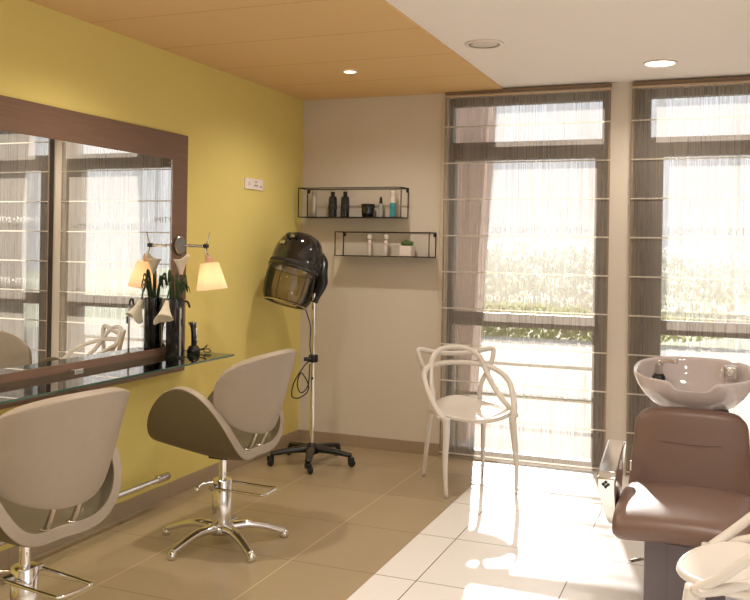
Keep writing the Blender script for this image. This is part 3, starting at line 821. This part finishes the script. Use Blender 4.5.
obj('end_cap', L([(.020, 0), (.0215, .004), (.0215, .10), (.018, .106)], 20, mtx=Matrix.Translation((0, -1.88, 0)) @ Matrix.Rotation(-PI/2, 4, 'X')), M['steel'], t, True, auto=40)
for y in (-2.12, -4.2):
    br_ = obj('wall_bracket', T(catmull([(0, y, -.01), (-.05, y, -.012), (-.0985, y, -.005)], 5), .009, 10), M['steel'], t, True)
    obj('wall_flange', L([(.026, 0), (.026, .005), (.012, .01)], 18, mtx=Matrix.Translation((-.0995, y, -.005)) @ Matrix.Rotation(PI/2, 4, 'Y')), M['steel'], br_, True, auto=40)

# ------------------------------------------------------------------ wall lamp on the mirror frame
ly, lz = -1.592, 1.422
t = thing('wall_lamp', 'adjustable wall lamp with a cream shade mounted on the mirror frame', 'lamp', (.016, ly, lz))
obj('wall_disc', L([(.050, 0), (.052, .004), (.052, .014), (.046, .018), (0, .018)], 36, mtx=Matrix.Translation((.0005, 0, 0)) @ Matrix.Rotation(PI/2, 4, 'Y')), M['dark_steel'], t, True, auto=30)
obj('arm', T([(.018, 0, 0), (.182, 0, -.003)], .0055, 12), M['chrome'], t, True, auto=40)
obj('arm_sleeve', T([(.07, 0, -.001), (.16, 0, -.003)], .0085, 12), M['steel'], t, True, auto=40)
j = obj('joint', T([(.182, -.014, -.002), (.182, .014, -.002)], .0125, 16), M['black_plastic'], t, True, auto=40)
obj('handle_rod', T([(.184, 0, .0), (.196, 0, .03), (.208, 0, .075)], [.004, .004, .003], 8), M['chrome'], j, True)
obj('lamp_cable', T(catmull([(.178, 0, -.01), (.170, 0, -.03), (.178, 0, -.055), (.193, 0, -.062)], 6), .0016, 6), M['chrome'], t, True)
obj('stem', T([(.184, 0, -.008), (.198, 0, -.055)], .0045, 8), M['chrome'], t, True)
tilt = Matrix.Translation((.202, 0, -.05)) @ Matrix.Rotation(-.13, 4, 'Y')
obj('lamp_socket', L([(.008, 0), (.016, -.004), (.0205, -.012), (.0215, -.047), (.018, -.05)], 20, mtx=tilt), M['socket_wood'], t, True, auto=40)
sh = obj('lamp_shade', L([(.046, -.047), (.052, -.048), (.088, -.195), (.0865, -.195), (.0505, -.0495), (.046, -.0485)], 40, mtx=tilt, cap=False), M['shade'], t, True, auto=40)
obj('bulb', L([(.012, -.05), (.02, -.075), (.026, -.10), (.02, -.125), (0, -.132)], 18, mtx=tilt), M['bulb'], t, True)
ld = bpy.data.lights.new('lamp_glow', 'POINT'); ld.energy = .45; ld.color = (1, .82, .6); ld.shadow_soft_size = .03
lo_ = bpy.data.objects.new('lamp_glow', ld); C.objects.link(lo_); lo_.parent = t; lo_.location = tilt @ Vector((0, 0, -.15))

# ------------------------------------------------------------------ vase, flowers, clippers on the glass shelf
VX, VY = .085, -1.71
t = thing('tall_vase', 'tall glossy black cylinder vase holding calla lilies on the glass shelf', 'vase', (VX, VY, SZ+.001))
obj('body', L([(.047, 0), (.049, .004), (.049, .31), (.046, .312), (.044, .305), (.044, .02), (0, .018)], 32), M['black_gloss'], t, True, auto=40)
def calla(label, base, pts, tip_dir, size, name='calla_lily'):
    t = thing(name, label, 'flower', base, 0, 'calla lilies in the black vase')
    obj('flower_stem', T(catmull(pts, 6), .0042, 8), M['stem'], t, True)
    p = Vector(pts[-1]); d = Vector(tip_dir).normalized()
    q = d.to_track_quat('Z', 'Y').to_matrix().to_4x4(); mt = Matrix.Translation(p) @ q
    bm = bmesh.new(); n = 24; rows = []
    for j in range(9):
        v = j/8; r = size*(.10+.30*v**1.1+.14*v**4); row = []
        for i in range(n+1):
            a = 2*PI*i/n; ov = .0012*(i/n)
            long_ = 1 + .38*v*max(0, math.cos(a-PI))**3
            row.append(bm.verts.new(mt @ Vector((r*math.cos(a)*(1+ov*8), r*math.sin(a), size*v*long_*1.05))))
        rows.append(row)
    for a, b in zip(rows, rows[1:]):
        for i in range(n): bm.faces.new((a[i], a[i+1], b[i+1], b[i]))
    o = obj('bloom', bm, M['petal'], t, True)
    m = o.modifiers.new('sol', 'SOLIDIFY'); m.thickness = .0015
    obj('spadix', T([mt @ Vector((0, 0, size*.12)), mt @ Vector((0, 0, size*.75))], [.006, .004], 8), M['spadix'], t, True)
b0 = (VX, VY, SZ+.02)
calla('cream calla lily standing upright above the black vase', b0, [(.0, .012, .01), (.005, .015, .2), (.01, .02, .30), (.016, .022, .36), (.018, .022, .425)], (0, 0, 1), .08)
calla('cream calla lily drooping over the left side of the black vase', b0, [(-.01, -.012, .01), (-.005, -.015, .2), (.0, -.02, .33), (.006, -.045, .385), (.01, -.075, .345), (.01, -.095, .285)], (.1, -.35, -.75), .095)
bm = bmesh.new()
lf = []
for k in range(16):
    a = random.uniform(0, 2*PI); l = random.uniform(.05, .085); h = random.uniform(.05, .14)
    c, s = math.cos(a), math.sin(a)
    if VX + c*l < .035: l = .045
    tube(bm, catmull([(c*.015, s*.015, .2), (c*.03, s*.03, .30+h*.4), (c*l*.8, s*l*.8, .31+h), (c*l, s*l, .29+h*.6)], 5), [.0045, .005, .004, .001], 6, flat=2.0)
tag(obj('vase_greenery', bm, M['stem'], None, True), 'dark green blades of foliage tucked into the black vase', 'greenery').location = b0
# slender hook stand
t = thing('hook_stand', 'slender chrome post with a hooked top beside the black vase', 'stand', (.18, -1.80, SZ+.001))
obj('foot', L([(.018, 0), (.018, .006), (.008, .01)], 18), M['black_metal'], t, True, auto=40)
obj('post', T([(0, 0, .005), (0, 0, .27)], .0055, 12), M['steel'], t, True, auto=40)
obj('hook', T(catmull([(0, 0, .265), (.003, .015, .30), (.012, .045, .30), (.016, .062, .27)], 6), .006, 10), M['black_metal'], t, True)
obj('clip', B((.006, -.006, .17), (.014, .006, .21), bev=.002), M['black_plastic'], t)
# clippers on charger
t = thing('hair_clipper', 'black hair clipper standing in its charger on the glass shelf', 'hair clipper', (.125, -1.585, SZ+.001))
ba = obj('charging_base', L([(.034, 0), (.038, .004), (.036, .022), (.026, .04), (.018, .045), (0, .045)], 26), M['black_gloss'], t, True)
bd = obj('clipper_body', T(catmull([(0, 0, .035), (.004, 0, .09), (-.002, 0, .14), (-.008, 0, .165)], 6), [.014, .018, .016, .018], 16, flat=1.15), M['black_gloss'], t, True)
obj('blade_head', B((-.026, -.02, .16), (.008, .02, .176), bev=.004), M['steel'], bd)
obj('chrome_face', T(catmull([(.016, 0, .07), (.018, 0, .10), (.013, 0, .14)], 4), [.006, .008, .006], 8), M['chrome'], bd, True)
obj('charger_cord', T(catmull([(.02, .02, .02), (.055, .03, .03), (.06, .045, .045), (.04, .055, .03), (.05, .03, .008), (.08, .05, .008), (.05, .07, .02), (.0, .06, .01)], 8), .003, 8), M['black_matt'], t, True)
obj('charger_cord', T(catmull([(-.01, -.02, .02), (-.03, -.05, .02), (-.04, -.07, .06), (-.04, -.08, .1), (-.03, -.07, .08)], 8), .003, 8), M['black_matt'], t, True)

# ------------------------------------------------------------------ ceiling fittings
def downlight(x, y, z, r, label, watts, angle=2.6, blend=.9, col=(1, .91, .80)):
    t = thing('downlight', label, 'ceiling light', (x, y, z), 0, 'recessed ceiling lights')
    obj('trim_ring', L([(r*1.02, -.001), (r*1.18, -.001), (r*1.16, -.006), (r*1.0, -.009), (r*.98, -.004)], 36, cap=False), M['white_plate'], t, True)
    obj('light_disc', L([(r*1.0, -.002), (r*.6, -.0035), (0, -.0035)], 36), M['light_disc'], t, True)
    d = bpy.data.lights.new('downlight_lamp', 'SPOT'); d.energy = watts; d.color = col; d.spot_size = angle; d.spot_blend = blend; d.shadow_soft_size = r
    o = bpy.data.objects.new('downlight_lamp', d); C.objects.link(o); o.parent = t; o.location = (0, 0, -.02)
    return t
downlight(.758, -.90, H, .038, 'small lit downlight in the orange ceiling', 33)
downlight(2.534, -.54, H+.012, .082, 'round lit downlight in the white ceiling before the right window', 38)
for k, (x, y) in enumerate([(.758, -2.6), (.758, -4.3), (.758, -6.0)]):  # out-of-view downlights added as fill over the styling side
    downlight(x, y, H, .038, 'added unseen fill downlight in the orange ceiling, %s' % ['above the styling chairs', 'above the near end of the mirror', 'near the rear wall'][k], 52)
for k, (x, y) in enumerate([(3.0, -3.2), (3.0, -5.0), (3.0, -6.8)]):  # more fill downlights, added beyond the view over the white floor
    downlight(x, y, H+.012, .082, 'added unseen fill downlight in the white ceiling, %s' % ['above the wash places', 'above the middle of the salon', 'near the rear wall'][k], 74)
t = thing('ceiling_speaker', 'round white speaker grille in the white ceiling', 'speaker', (1.70, -1.296, H+.012))
obj('speaker_ring', L([(.082, -.001), (.104, -.001), (.103, -.006), (.09, -.009), (.082, -.006)], 40, cap=False), M['white_plate'], t, True)
obj('speaker_grille', L([(.084, -.002), (.06, -.006), (0, -.008)], 40), M['grille'], t, True)

# ------------------------------------------------------------------ daylight
sd = bpy.data.lights.new('sun', 'SUN'); sd.energy = 10; sd.color = (1, .97, .93); sd.angle = math.radians(1.1)
so = bpy.data.objects.new('sun', sd); C.objects.link(so)
so.rotation_euler = Vector((.238, -.97, -.424)).to_track_quat('-Z', 'Y').to_euler()
w = bpy.data.worlds.new('sky'); S.world = w; w.use_nodes = True; nt = w.node_tree
bg = nt.nodes['Background']; tc = nt.nodes.new('ShaderNodeTexCoord'); sp = nt.nodes.new('ShaderNodeSeparateXYZ')
nt.links.new(tc.outputs['Generated'], sp.inputs[0])
cr = nt.nodes.new('ShaderNodeValToRGB'); cr.color_ramp.elements[0].position = .45; cr.color_ramp.elements[0].color = (.97, .97, .97, 1)
cr.color_ramp.elements[1].position = .8; cr.color_ramp.elements[1].color = (.80, .88, 1, 1)
nt.links.new(math_node(nt, 'MULTIPLY_ADD', sp.outputs['Z'], .5, .5), cr.inputs[0]); nt.links.new(cr.outputs[0], bg.inputs[0])
bg.inputs[1].default_value = 1.32

S.view_settings.view_transform = 'Standard'; S.view_settings.look = 'None'
S.view_settings.exposure = .25; S.view_settings.gamma = 1; S.view_settings.use_curve_mapping = False
